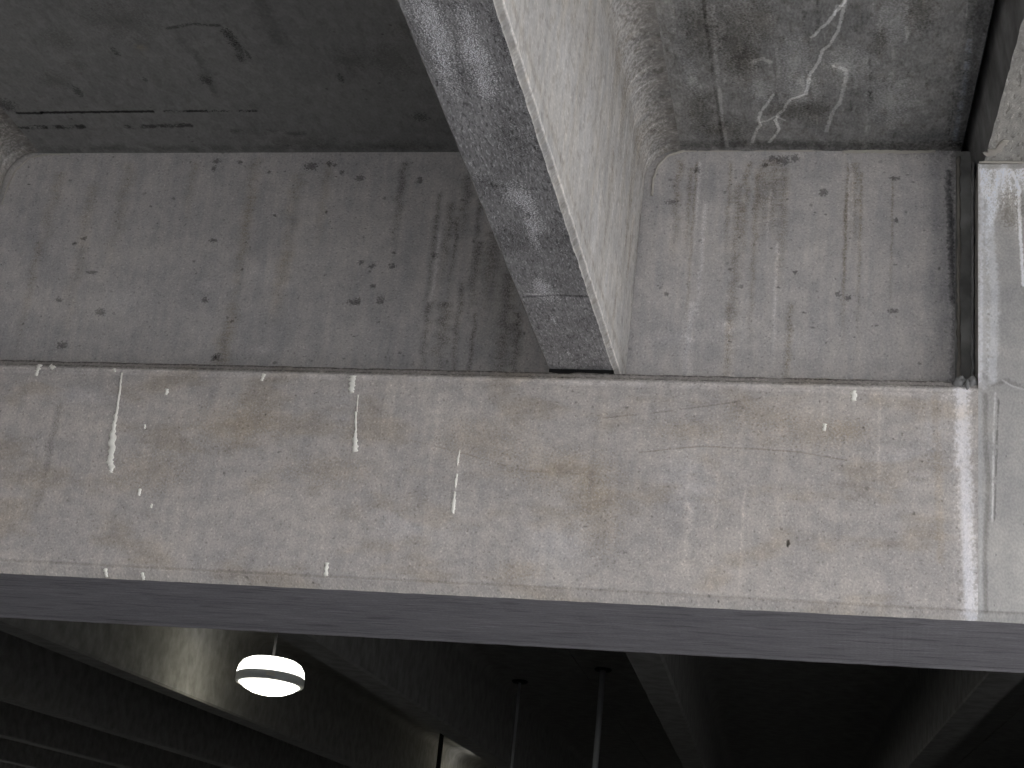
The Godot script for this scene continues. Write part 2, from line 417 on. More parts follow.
	face("block_face", k, k.material(0.71, Color(1.0, 0.985, 0.975), 3.0), X, Y)
	# --- underside of the ledge, drawn out along the casting bed
	var u := Tex.new(Rect2(-1.8, -0.482, 3.1, 0.482), 500.0, 14, grain)
	u.layer(0.4, 0.10, 4, 1, 0.03, 0.1)
	u.layer(0.12, 0.008, 4, 2, 0.05, 0.0, 0.1)
	u.layer(0.010, 0.008, 3, 3, 0.035, 0.0, 0.08)
	u.patches(0.12, 0.012, 4, 0.66, 0.85, 0.07, -0.2, 0.05)
	u.patches(0.25, 0.03, 5, 0.62, 0.85, -0.08, 0.1, -0.1)
	u.line([Vector2(-1.8, -0.45), Vector2(1.3, -0.452)], 0.010, 0.06, 0.0, 0.0, 0.3)
	u.line([Vector2(-1.8, -0.42), Vector2(1.3, -0.425)], 0.006, -0.06, 0.0, 0.0, 0.3)
	face("underside", u, u.material(0.65, Color(1.0, 0.985, 1.02), 2.0, 0.85), X, Z)
	# --- underside of the double tee's flange
	var c := Tex.new(Rect2(-1.8, -0.15, 2.75, 0.9), 640.0, 15, grain)
	c.layer(0.3, 0.3, 4, 1, 0.04, 0.2)
	c.patches(0.04, 0.07, 9, 0.5, 0.75, 0.05, 0.1, 0.05)
	c.patches(0.03, 0.07, 8, 0.55, 0.8, -0.06, 0.5, -0.05)
	c.layer(0.07, 0.07, 4, 2, 0.03, 0.2, 0.04)
	c.layer(0.008, 0.016, 3, 3, 0.08, 0.0, 0.12, 0.7)
	c.patches(0.012, 0.012, 6, 0.74, 0.88, -0.10, 0.2, -0.15)
	for i in c.w * c.h:  # cast smoother left of the stem
		if i % c.w < int(1.75 * 640.0):
			c.v[i] *= 0.5
			c.t[i] *= 0.3
	# left of the stem: form lines, a dark flake, smears
	c.line([Vector2(-1.5155, 0.0588), Vector2(-1.455, 0.058), Vector2(-1.4509, 0.0609)], 0.007, -0.30, 0.0, -0.6, 0.2)
	c.line([Vector2(-1.4486, 0.0599), Vector2(-1.3166, 0.061), Vector2(-1.1485, 0.0621)], 0.007, -0.32, 0.0, -0.6, 0.22)
	c.line([Vector2(-1.1137, 0.0621), Vector2(-0.8758, 0.0616)], 0.007, -0.30, 0.0, -0.5, 0.44)
	c.line([Vector2(-1.5429, -0.0117), Vector2(-1.4452, -0.0128), Vector2(-1.3693, -0.011)], 0.013, -0.24, 0.0, -0.4, 0.46)
	c.line([Vector2(-1.2457, -0.0124), Vector2(-1.1831, -0.0131), Vector2(-1.0721, -0.0067)], 0.013, -0.22, 0.0, -0.4, 0.47)
	c.line([Vector2(-0.9619, -0.0381), Vector2(-0.792, -0.0499)], 0.02, -0.10, 0.0, -0.2, 0.5)
	for b in [Vector4(-0.8281, 0.387, 0.014, 0.035), Vector4(-0.8253, 0.3447, 0.012, 0.035), Vector4(-0.8317, 0.4121, 0.012, 0.02), Vector4(-0.8347, 0.3019, 0.01, 0.02), Vector4(-0.8107, 0.3143, 0.005, 0.02), Vector4(-1.1363, 0.3355, 0.008, 0.02), Vector4(-1.3076, 0.1576, 0.01, 0.025), Vector4(-0.6149, 0.2087, 0.008, 0.02), Vector4(-1.5326, 0.0986, 0.03, 0.03), Vector4(-0.4607, 0.0252, 0.02, 0.02), Vector4(-0.9559, 0.2066, 0.015, 0.02), Vector4(-1.1095, 0.2098, 0.006, 0.012)]:
		c.spot(Vector2(b.x, b.y), b.z, b.w, -0.20, 0.1, -0.4, 0.9, 0.3, true)
	c.line([Vector2(-0.9659, 0.4326), Vector2(-0.9067, 0.4472), Vector2(-0.8411, 0.4411)], 0.008, -0.16, 0.0, -0.2, 0.4)
	c.line([Vector2(-0.714, 0.5365), Vector2(-0.7158, 0.4575), Vector2(-0.7154, 0.3671)], 0.03, -0.07, 0.0, 0.0, 0.2, 1.0)
	c.line([Vector2(-0.9552, 0.3821), Vector2(-0.9368, 0.2956), Vector2(-0.9545, 0.1372)], 0.02, -0.06, 0.0, 0.0, 0.3, 1.0)
	for b in [Vector4(-0.4728, 0.2844, 0.06, 0.09), Vector4(-0.569, 0.2867, 0.05, 0.06), Vector4(-0.3956, 0.4074, 0.05, 0.05), Vector4(-0.8057, -0.0955, 0.12, 0.03), Vector4(-0.545, -0.1128, 0.09, 0.03), Vector4(-1.3438, 0.2145, 0.05, 0.05), Vector4(-1.2527, 0.3904, 0.05, 0.05), Vector4(-1.262, 0.2812, 0.03, 0.03), Vector4(-1.0695, 0.4686, 0.1, 0.1)]:
		c.spot(Vector2(b.x, b.y), b.z, b.w, -0.06, 0.3, 0.0, 0.8, 0.9)
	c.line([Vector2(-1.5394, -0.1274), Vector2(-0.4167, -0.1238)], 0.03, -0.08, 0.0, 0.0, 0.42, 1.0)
	c.spot(Vector2(-1.0652, 0.3553), 0.02, 0.02, 0.02, 2.5, 0.0, 0.6, 0.9)
	c.line([Vector2(0.17, -0.15), Vector2(0.17, 0.75)], 0.05, 0.04, 0.3, 0.0, 0.2, 1.0)
	# right of the stem: brown blotches, runs along the tee, pale crack lines
	for b in [Vector4(0.2556, 0.3882, 0.05, 0.15), Vector4(0.3293, 0.3464, 0.05, 0.2), Vector4(0.3875, 0.423, 0.04, 0.1), Vector4(0.2291, 0.0487, 0.04, 0.1), Vector4(0.3468, 0.2646, 0.04, 0.08), Vector4(0.4398, 0.0457, 0.05, 0.05), Vector4(0.282, -0.0457, 0.08, 0.06), Vector4(0.6421, 0.3377, 0.02, 0.06), Vector4(0.7228, 0.4499, 0.04, 0.1), Vector4(0.4975, 0.0357, 0.04, 0.07)]:
		c.spot(Vector2(b.x, b.y), b.z, b.w, -0.095, 0.9, 0.0, 0.9, 0.8)
	for b in [Vector4(0.4575, 0.262, 0.05, 0.12), Vector4(0.5781, 0.2385, 0.06, 0.1), Vector4(0.6722, 0.414, 0.05, 0.1), Vector4(0.4653, 0.1345, 0.06, 0.07), Vector4(0.6684, 0.087, 0.06, 0.12), Vector4(0.3742, 0.1361, 0.03, 0.07), Vector4(0.2184, 0.2043, 0.02, 0.1)]:
		c.spot(Vector2(b.x, b.y), b.z, b.w, 0.11, -0.2, 0.0, 0.9, 0.9)
	for s in 90:
		var x0 := c.rng.randf_range(0.14, 0.84)
		var z0 := c.rng.randf_range(-0.1, 0.5)
		var z1 := z0 + c.rng.randf_range(0.05, 0.25)
		c.line([Vector2(x0, z0), Vector2(x0 + 0.004, (z0 + z1) * 0.5), Vector2(x0, z1)], c.rng.randf_range(0.002, 0.007), c.rng.randf_range(-0.12, 0.12), 0.2, 0.0, 0.48)
	c.line([Vector2(0.2899, 0.5017), Vector2(0.282, 0.2662), Vector2(0.2779, 0.0017), Vector2(0.2818, -0.1234)], 0.006, 0.10, 0.0, 0.1, 0.42)
	c.line([Vector2(0.2709, 0.5023), Vector2(0.2701, 0.2245), Vector2(0.2716, -0.0938)], 0.005, -0.12, 0.5, -0.1, 0.42)
	c.line([Vector2(0.5678, 0.492), Vector2(0.5425, 0.4371), Vector2(0.5317, 0.4108), Vector2(0.5145, 0.3882), Vector2(0.5034, 0.3652), Vector2(0.4946, 0.3537)], 0.0055, 0.26, -0.2, 0.4, 0.2)
	c.line([Vector2(0.5636, 0.47), Vector2(0.5491, 0.4742), Vector2(0.5446, 0.437)], 0.004, 0.18, -0.2, 0.3, 0.2)
	c.line([Vector2(0.5678, 0.492), Vector2(0.5526, 0.3794), Vector2(0.5307, 0.317), Vector2(0.5175, 0.3012), Vector2(0.508, 0.2525), Vector2(0.4964, 0.2195), Vector2(0.487, 0.1986), Vector2(0.4813, 0.1429), Vector2(0.4762, 0.1167), Vector2(0.4576, 0.1038), Vector2(0.4413, 0.0952), Vector2(0.4314, 0.073), Vector2(0.426, 0.0504), Vector2(0.4113, 0.0278), Vector2(0.4032, 0.0001), Vector2(0.411, -0.0422), Vector2(0.3979, -0.0755), Vector2(0.3847, -0.1045)], 0.0055, 0.22, -0.1, 0.4, 0.25)
	c.line([Vector2(0.5408, 0.2352), Vector2(0.5671, 0.2221), Vector2(0.5692, 0.1926), Vector2(0.5647, 0.1586), Vector2(0.5578, 0.1065), Vector2(0.5531, 0.0755), Vector2(0.5391, 0.0443), Vector2(0.5293, -0.0107), Vector2(0.5218, -0.0528)], 0.0065, 0.16, -0.1, 0.3, 0.22)
	c.line([Vector2(0.4032, 0.118), Vector2(0.3825, 0.0647), Vector2(0.3696, 0.0375), Vector2(0.3632, 0.0006), Vector2(0.3668, -0.0229), Vector2(0.3562, -0.0464), Vector2(0.3437, -0.1042)], 0.0055, 0.20, -0.1, 0.3, 0.25)
	c.line([Vector2(0.3674, -0.0088), Vector2(0.3867, 0.0003), Vector2(0.4039, 0.0187), Vector2(0.4243, -0.0001)], 0.004, 0.16, -0.1, 0.3, 0.25)
	c.line([Vector2(0.3619, 0.256), Vector2(0.3849, 0.272), Vector2(0.4019, 0.255)], 0.008, 0.14, 0.2, 0.3, 0.3)
	for b in [Vector4(0.3619, 0.256, 0.008, 0.02), Vector4(0.5408, 0.2352, 0.008, 0.02), Vector4(0.3726, 0.0005, 0.014, 0.03), Vector4(0.4072, -0.0186, 0.012, 0.03), Vector4(0.4776, 0.1775, 0.03, 0.03), Vector4(0.5562, 0.239, 0.03, 0.03)]:
		c.spot(Vector2(b.x, b.y), b.z, b.w, 0.08, 0.0, 0.2, 0.9, 0.8)
	c.line([Vector2(0.8297, 0.3325), Vector2(0.8305, 0.212), Vector2(0.8289, 0.1278), Vector2(0.8252, -0.005), Vector2(0.821, -0.0982)], 0.010, 0.10, -2.2, 0.1, 0.4, 0.8)
	c.line([Vector2(0.8509, 0.4822), Vector2(0.8448, 0.2927), Vector2(0.8406, 0.0399), Vector2(0.8417, -0.1367)], 0.045, -0.16, -0.6, 0.0, 0.0, 1.0)
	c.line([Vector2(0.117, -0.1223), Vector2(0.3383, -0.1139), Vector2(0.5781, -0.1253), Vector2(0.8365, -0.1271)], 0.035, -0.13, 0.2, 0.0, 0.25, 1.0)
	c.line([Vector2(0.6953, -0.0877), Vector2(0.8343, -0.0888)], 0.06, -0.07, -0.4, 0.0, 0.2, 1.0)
	c.pits(220, 0.0015, 0.005, -0.14)
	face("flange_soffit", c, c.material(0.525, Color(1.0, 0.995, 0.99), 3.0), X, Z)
	# --- underside of the slab on the right
	var o := Tex.new(Rect2(0.86, -0.15, 0.45, 1.0), 560.0, 18, grain)
	o.layer(0.15, 0.3, 4, 1, 0.05, 0.2)
	o.layer(0.02, 0.06, 4, 2, 0.06, 0.1, 0.12)
	o.layer(0.006, 0.008, 3, 3, 0.05, 0.0, 0.14, 0.7)
	o.patches(0.012, 0.03, 4, 0.66, 0.82, 0.10, -0.2, 0.3)
	o.patches(0.02, 0.05, 5, 0.66, 0.85, -0.10, 0.2, -0.3)
	o.line([Vector2(0.9039, -0.0989), Vector2(0.9371, -0.085), Vector2(0.9807, -0.0901)], 0.012, -0.14, 0.0, -0.3, 0.2, 0.8)
	face("slab_soffit", o, o.material(0.66, Color(1.0, 0.985, 0.96), 3.5), X, Z)
	# --- the stem's right side and the other sides of the stems
	var s := Tex.new(Rect2(-0.15, 0.0, 1.7, 0.76), 640.0, 16, grain)
	s.layer(0.4, 0.2, 4, 1, 0.03, 0.2)
	s.layer(0.06, 0.16, 5, 2, 0.03, 0.4, 0.0, 0.6)
	s.patches(0.04, 0.035, 6, 0.54, 0.8, -0.07, 0.6)
	s.patches(0.02, 0.014, 7, 0.6, 0.8, 0.07, 0.0)
	s.layer(0.05, 0.12, 4, 5, 0.04, 0.3)
	s.layer(0.009, 0.007, 3, 3, 0.045, 0.1, 0.03, 0.7)
	for n in 16:
		var x := -0.15 + pow(s.rng.randf(), 1.4) * 1.2
		s.streak(Vector2(x, s.rng.randf_range(0.3, 0.66)), s.rng.randf_range(0.15, 0.4), s.rng.randf_range(0.015, 0.05), s.rng.randf_range(-0.09, -0.02), s.rng.randf_range(0.4, 1.2), -0.05)
	for n in 12:
		var x := -0.15 + pow(s.rng.randf(), 1.2) * 1.3
		s.streak(Vector2(x, s.rng.randf_range(0.4, 0.66)), s.rng.randf_range(0.08, 0.25), s.rng.randf_range(0.006, 0.02), s.rng.randf_range(0.04, 0.10), -0.3, 0.0)
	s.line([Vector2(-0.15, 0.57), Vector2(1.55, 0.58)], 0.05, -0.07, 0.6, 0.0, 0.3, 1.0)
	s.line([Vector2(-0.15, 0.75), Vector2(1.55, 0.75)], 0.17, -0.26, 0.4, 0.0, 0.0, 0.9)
	for p in [Vector4(0.2658, 0.5268, 0.05, 0.13), Vector4(0.0036, 0.5993, 0.04, 0.12), Vector4(0.4063, 0.5436, 0.05, 0.1), Vector4(0.0253, 0.8085, 0.06, 0.06), Vector4(0.0546, 0.4108, 0.03, 0.12), Vector4(-0.1171, 0.9569, 0.08, 0.05), Vector4(-0.0199, 0.2918, 0.02, 0.1), Vector4(0.1143, 0.1273, 0.02, 0.08)]:
		s.spot(Vector2(p.x, p.y), p.z, p.w, -0.09, 1.2, 0.0, 0.9, 0.9)
	for p in [Vector4(0.9433, 0.2311, 0.2, 0.12), Vector4(0.6768, 0.2384, 0.1, 0.16), Vector4(0.4594, 0.1281, 0.05, 0.14), Vector4(0.2661, 0.0815, 0.04, 0.1)]:
		s.spot(Vector2(p.x, p.y), p.z, p.w, 0.05, -0.3, 0.0, 0.6, 0.9)
	for b in [Vector3(0.2514, 0.6929, 0.008), Vector3(0.1957, 0.7014, 0.006), Vector3(0.1042, 0.6224, 0.006), Vector3(0.4415, 0.5719, 0.006), Vector3(0.1994, 0.5138, 0.006), Vector3(0.0063, 0.7081, 0.012), Vector3(-0.1165, 0.696, 0.012), Vector3(0.2682, 0.3479, 0.006)]:
		s.streak(Vector2(b.x, b.y), 0.2, b.z, 0.16, -0.2, 0.1)
	s.line([Vector2(-0.15, 0.06), Vector2(1.55, 0.06)], 0.014, -0.07, 0.8, 0.0, 0.35, 0.9)
	s.line([Vector2(-0.15, 0.016), Vector2(1.55, 0.016)], 0.007, -0.12, 0.0, -0.2, 0.25, 0.4)
	s.line([Vector2(-0.15, 0.024), Vector2(1.55, 0.024)], 0.0025, 0.14, 0.0, 0.3, 0.3, 0.4)
	s.line([Vector2(-0.15, 0.010), Vector2(1.55, 0.010)], 0.002, 0.12, 0.0, 0.2, 0.4, 0.4)
	s.pits(120, 0.0015, 0.005, -0.14)
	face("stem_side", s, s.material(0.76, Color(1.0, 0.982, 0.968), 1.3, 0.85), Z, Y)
	# --- the stem's bottom
	var b_ := Tex.new(Rect2(-0.11, -0.15, 0.2, 1.7), 800.0, 17, grain)
	b_.layer(0.12, 0.2, 4, 1, 0.05, 0.0)
	b_.layer(0.02, 0.05, 4, 2, 0.05, 0.0, 0.12)
	b_.layer(0.006, 0.022, 3, 3, 0.10, 0.0, 0.15, 0.7)
	b_.patches(0.012, 0.03, 4, 0.62, 0.8, -0.10, 0.0, -0.3)
	for p in [Vector4(0.0789, 1.1743, 0.03, 0.16), Vector4(0.0783, 1.2975, 0.03, 0.1), Vector4(0.0212, 1.0413, 0.04, 0.1), Vector4(0.0687, 1.0058, 0.02, 0.12), Vector4(-0.0411, 1.2549, 0.03, 0.06), Vector4(-0.0738, 0.8765, 0.05, 0.05), Vector4(0.0511, 0.6525, 0.03, 0.1), Vector4(-0.0543, 0.6725, 0.03, 0.08), Vector4(0.0819, 0.5185, 0.03, 0.1), Vector4(0.061, 1.3982, 0.02, 0.1)]:
		b_.spot(Vector2(p.x, p.y), p.z, p.w, -0.13, 0.0, -0.4, 0.8, 0.7, true)
	for p in [Vector4(-0.0489, 1.4429, 0.03, 0.12), Vector4(-0.0468, 1.359, 0.025, 0.12), Vector4(-0.0546, 1.2705, 0.02, 0.09), Vector4(0.0049, 1.2752, 0.03, 0.09), Vector4(0.0024, 1.3288, 0.02, 0.06), Vector4(-0.0005, 1.2137, 0.02, 0.05), Vector4(-0.015, 0.8377, 0.03, 0.06), Vector4(0.0009, 0.798, 0.02, 0.06), Vector4(-0.0107, 0.6732, 0.012, 0.08), Vector4(0.0024, 0.7159, 0.02, 0.05), Vector4(-0.0275, 0.41, 0.03, 0.06), Vector4(-0.0332, 0.2666, 0.006, 0.03), Vector4(-0.0276, 0.0842, 0.006, 0.02), Vector4(0.0084, 1.4137, 0.02, 0.06), Vector4(-0.0325, 0.4441, 0.02, 0.04)]:
		b_.spot(Vector2(p.x, p.y), p.z, p.w, 0.30, -0.3, 0.6, 0.9, 0.7, true)
	b_.patches(0.008, 0.02, 8, 0.66, 0.8, 0.12, -0.2, 0.3)
	b_.line([Vector2(-0.0766, 0.3835), Vector2(0.002, 0.3961), Vector2(0.0682, 0.3883)], 0.006, -0.15, 0.0, -0.4, 0.1)
	b_.line([Vector2(-0.074, 0.3986), Vector2(-0.0406, 0.3947)], 0.005, 0.16, 0.0, 0.3, 0.2)
	b_.line([Vector2(-0.0606, 0.8765), Vector2(-0.0001, 0.8689), Vector2(0.0447, 0.8575)], 0.008, -0.08, 0.0, -0.3, 0.3)
	b_.line([Vector2(0.0704, 1.4657), Vector2(0.0638, 1.3702)], 0.008, 0.25, -0.2, 0.4, 0.2)
	face("stem_bottom", b_, b_.material(0.60, Color(1.0, 0.99, 1.0), 3.5), X, Z)
	plain("concrete", Color(0.60, 0.585, 0.565), 0.18, 21)
	plain("pale_concrete", Color(0.66, 0.65, 0.63), 0.2, 22)
	plain("far_concrete", Color(0.58, 0.575, 0.565), 0.2, 23)
	plain("floor_concrete", Color(0.55, 0.55, 0.55), 0.15, 24)
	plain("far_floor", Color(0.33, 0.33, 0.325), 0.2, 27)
	flat("calcite", Color(0.95, 0.94, 0.91), 0.8)
	flat("grout", Color(0.72, 0.70, 0.67), 0.9)
	plain("mortar", Color(0.55, 0.53, 0.50), 0.3, 25)
	plain("joint_mortar", Color(0.56, 0.56, 0.55), 0.35, 28)
	flat("rubber", Color(0.06, 0.06, 0.065), 0.8)
	plain("stain_and_shade", Color(0.54, 0.54, 0.54), 0.4, 26, 0.6)  # stain tone at the joint; on the slab's left face it paints shade
	flat("steel", Color(0.30, 0.31, 0.33), 0.45, 0.8)
	flat("paint_grey", Color(0.90, 0.91, 0.92), 0.45)
	flat("rod_grey", Color(0.66, 0.67, 0.68), 0.5)
	flat("dark_paint", Color(0.16, 0.16, 0.16), 0.7)
	var glow := StandardMaterial3D.new()
	glow.albedo_color = Color(0.95, 0.95, 0.92)
	glow.roughness = 0.3
	glow.emission_enabled = true
	glow.emission = Color(1.0, 0.99, 0.95)
	glow.emission_energy_multiplier = 3.2
	M["lamp_glass"] = {"m": glow}


# =====================================================================  shapes
func st_for(set_: Dictionary, key: String) -> SurfaceTool:
	if not set_.has(key):
		var st := SurfaceTool.new()
		st.begin(Mesh.PRIMITIVE_TRIANGLES)
		set_[key] = st
	return set_[key]


func uv_of(key: String, p: Vector3) -> Vector2:
	var d: Dictionary = M[key]
	if not d.has("r"):
		return Vector2(p.x + p.z, p.y)
	var r: Rect2 = d.r
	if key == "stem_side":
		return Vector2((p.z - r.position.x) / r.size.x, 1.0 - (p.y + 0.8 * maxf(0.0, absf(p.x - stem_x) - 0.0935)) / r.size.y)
	return Vector2((p.dot(d.a) - r.position.x) / r.size.x, 1.0 - (p.dot(d.b) - r.position.y) / r.size.y)


func tri(set_: Dictionary, key: String, a: Vector3, b: Vector3, c: Vector3, out: Vector3, smooth := false) -> void:
	var st := st_for(set_, key)
	if (b - a).cross(c - a).dot(out) > 0.0:
		var keep := b
		b = c
		c = keep
	st.set_smooth_group(1 if smooth else -1)
	for p in [a, b, c]:
		st.set_uv(uv_of(key, p))
		st.add_vertex(p)


func quad(set_: Dictionary, key: String, a: Vector3, b: Vector3, c: Vector3, d: Vector3, out: Vector3, smooth := false) -> void:
	tri(set_, key, a, b, c, out, smooth)
	tri(set_, key, a, c, d, out, smooth)


func commit(set_: Dictionary) -> ArrayMesh:
	var mesh := ArrayMesh.new()
	for key in set_:
		var st: SurfaceTool = set_[key]
		st.generate_normals()
		if M[key].m.normal_enabled:
			st.generate_tangents()
		st.set_material(M[key].m)
		st.commit(mesh)
	return mesh


# A profile swept along an axis. pts: Vector2 corners, anticlockwise seen from the axis' far end; keys: the surface of each edge;
# jit: how far each corner wanders (chipped arrises); skew: how far each corner drifts per metre along the sweep.
func sweep(pts: Array, keys: Array, from: float, to: float, steps: int, axis: String, jit: Array = [], skew: Array = [], smooth: Array = [], s := 0.0) -> ArrayMesh:
	var set_ := {}
	var n := pts.size()
	var rings: Array = []
	for k in steps + 1:
		var a := lerpf(from, to, float(k) / steps)
		var ring: Array = []
		for i in n:
			var p: Vector2 = pts[i]
			if jit.size() and jit[i] > 0.0:
				p += Vector2(wobble.get_noise_2d(a, i * 3.7 + s), wobble.get_noise_2d(a, i * 3.7 + 50.0 + s)) * float(jit[i])
			if skew.size():
				p.x += float(skew[i]) * a
			ring.append(Vector3(a, p.y, p.x) if axis == "x" else Vector3(p.x, p.y, a))
		rings.append(ring)
	var area := 0.0
	for i in n:
		area += pts[i].cross(pts[(i + 1) % n])
	for i in n:
		var j := (i + 1) % n
		var e: Vector2 = (pts[j] - pts[i]) * signf(area)
		var o2 := Vector2(e.y, -e.x)
		var out := Vector3(0, o2.y, o2.x) if axis == "x" else Vector3(o2.x, o2.y, 0)
		var sm: bool = smooth.size() > 0 and smooth[i]
		for k in steps:
			quad(set_, keys[i], rings[k][i], rings[k + 1][i], rings[k + 1][j], rings[k][j], out, sm)
	var poly := PackedVector2Array()
	for p in pts:
		poly.append(p)
	var idx := Geometry2D.triangulate_polygon(poly)
	var ax := Vector3.RIGHT if axis == "x" else Vector3.BACK
	for k in range(0, idx.size(), 3):
		tri(set_, "concrete", rings[0][idx[k]], rings[0][idx[k + 1]], rings[0][idx[k + 2]], -ax * (to - from))
		tri(set_, "concrete", rings[steps][idx[k]], rings[steps][idx[k + 1]], rings[steps][idx[k + 2]], ax * (to - from))
	return commit(set_)


func box(lo: Vector3, hi: Vector3, key: String) -> ArrayMesh:
	var set_ := {}
	var c := 0.006
	if minf(minf(hi.x - lo.x, hi.y - lo.y), hi.z - lo.z) < 0.03:
		c = 0.001
	var pts := [Vector2(lo.x + c, lo.y), Vector2(hi.x - c, lo.y), Vector2(hi.x, lo.y + c), Vector2(hi.x, hi.y - c), Vector2(hi.x - c, hi.y), Vector2(lo.x + c, hi.y), Vector2(lo.x, hi.y - c), Vector2(lo.x, lo.y + c)]
	for i in 8:
		var p: Vector2 = pts[i]
		var q: Vector2 = pts[(i + 1) % 8]
		quad(set_, key, Vector3(p.x, p.y, lo.z), Vector3(q.x, q.y, lo.z), Vector3(q.x, q.y, hi.z), Vector3(p.x, p.y, hi.z), Vector3((q - p).y, -(q - p).x, 0))
	for i in range(1, 7):
		for z in [lo.z, hi.z]:
			tri(set_, key, Vector3(pts[0].x, pts[0].y, z), Vector3(pts[i].x, pts[i].y, z), Vector3(pts[i + 1].x, pts[i + 1].y, z), Vector3(0, 0, -1 if z == lo.z else 1))
	return commit(set_)


# A lumpy strand along points; width in one direction, depth along `out`.
func strand(pts: Array, widths: Array, out: Vector3, depth: float, key: String, s := 0.0, fine := 6) -> ArrayMesh:
	var set_ := {}
	var path: Array = []
	var wid: Array = []
	for i in pts.size() - 1:
		for k in fine:
			path.append(pts[i].lerp(pts[i + 1], float(k) / fine))
			wid.append(lerpf(widths[i], widths[i + 1], float(k) / fine))
	path.append(pts[-1])
	wid.append(widths[-1])
	var rings: Array = []
	for i in path.size():
		var dir: Vector3 = (path[mini(i + 1, path.size() - 1)] - path[maxi(i - 1, 0)]).normalized()
		var side := dir.cross(out).normalized()
		var ring: Array = []
		var nw := 1.0 + 0.7 * wobble.get_noise_2d(i * 0.035, s)
		var shift: float = 0.3 * wid[i] * wobble.get_noise_2d(i * 0.02, s + 20.0)
		for k in 8:
			var a := TAU * k / 8.0
			var rr := 1.0 + 0.25 * wobble.get_noise_2d(i * 0.2 + k, s + 9.0)
			ring.append(path[i] + side * (cos(a) * wid[i] * 0.5 * nw * rr + shift) + out * (sin(a) * depth * minf(1.0, wid[i] * nw / 0.004) * rr))
		rings.append(ring)
	for i in rings.size() - 1:
		for k in 8:
			var k2 := (k + 1) % 8
			quad(set_, key, rings[i][k], rings[i + 1][k], rings[i + 1][k2], rings[i][k2], rings[i][k] - path[i], true)
	for e in [0, rings.size() - 1]:
		var o: Vector3 = path[0] - path[1] if e == 0 else path[-1] - path[-2]
		for k in range(1, 7):
			tri(set_, key, rings[e][0], rings[e][k], rings[e][k + 1], o, true)
	return commit(set_)


func lathe(profile: Array, key: String, turns := 40) -> ArrayMesh:
	var set_ := {}
	for i in profile.size() - 1:
		var a: Vector2 = profile[i]
		var b: Vector2 = profile[i + 1]
		var e := b - a
		for k in turns:
			var p := TAU * k / turns
			var q := TAU * (k + 1) / turns
			var m := (p + q) * 0.5
			var out := Vector3(cos(m) * e.y, -e.x, sin(m) * e.y)
			quad(set_, key, Vector3(cos(p) * a.x, a.y, sin(p) * a.x), Vector3(cos(q) * a.x, a.y, sin(q) * a.x), Vector3(cos(q) * b.x, b.y, sin(q) * b.x), Vector3(cos(p) * b.x, b.y, sin(p) * b.x), out, true)
	return commit(set_)


func lump(c: Vector3, r: Vector3, key: String, s: float) -> ArrayMesh:
	var set_ := {}
	var at := func(i: int, j: int) -> Vector3:
		var th := PI * i / 8.0
		var ph := TAU * (j % 12) / 12.0
		var d := Vector3(sin(th) * cos(ph), cos(th), sin(th) * sin(ph))
		return c + d * r * (1.0 + 0.5 * wobble.get_noise_3d(d.x * 0.25 + s, d.y * 0.25, d.z * 0.25))
	for i in 8:
		for j in 12:
			var a: Vector3 = at.call(i, j)
			quad(set_, key, a, at.call(i + 1, j), at.call(i + 1, j + 1), at.call(i, j + 1), at.call(i, j) + at.call(i + 1, j + 1) - 2.0 * c, true)
	return commit(set_)


# =====================================================================  the setting
func build_setting() -> void:
	var near := part("floor", box(Vector3(-8.5, FLOOR_Y - 0.2, -0.6), Vector3(6.5, FLOOR_Y, 8.0), "floor_concrete"))
	tag(near, "bare concrete parking floor below the near bay", "", "", "structure")
	var yard := part("ground", box(Vector3(-40, FLOOR_Y - 0.5, 7.9), Vector3(40, FLOOR_Y - 0.12, 60), "floor_concrete"))
	tag(yard, "paved ground outside the open front of the deck", "", "", "structure")
	var top := part("ceiling", box(Vector3(-8.45, 0.756, -0.62), Vector3(4.1, 0.86, 7.0), "concrete"))
	tag(top, "concrete topping poured over the near deck tees", "", "", "structure")
	var ret := part("wall_end", box(Vector3(-13.6, FLOOR_Y - 0.5, -0.37), Vector3(-8.72, 0.9, -0.2), "far_concrete"))
	tag(ret, "concrete return wall at the left end of the girder", "", "", "structure")
	var shut := part("added_shade_wall", box(Vector3(-8.5, FLOOR_Y, 7.05), Vector3(-1.6, 0.7, 7.25), "far_concrete"))  # added out of view to keep daylight off the left soffit
	tag(shut, "added unseen wall that keeps daylight off the left half of the deck", "", "", "structure")
	var ret2 := part("wall_side", box(Vector3(4.21, FLOOR_Y, -0.37), Vector3(5.75, 0.85, -0.2), "far_concrete"))
	tag(ret2, "concrete return wall at the right end of the girder", "", "", "structure")
	var lot := part("ground", box(Vector3(6.45, FLOOR_Y - 0.5, -20), Vector3(40, FLOOR_Y - 0.12, 7.9), "floor_concrete"))
	tag(lot, "paved ground beside the open right side of the deck", "", "", "structure")
	var side := part("wall_left", box(Vector3(-8.7, FLOOR_Y, -0.45), Vector3(-8.5, 0.9, 8.0), "far_concrete"))
	tag(side, "concrete wall closing the left side of the deck", "", "", "structure")


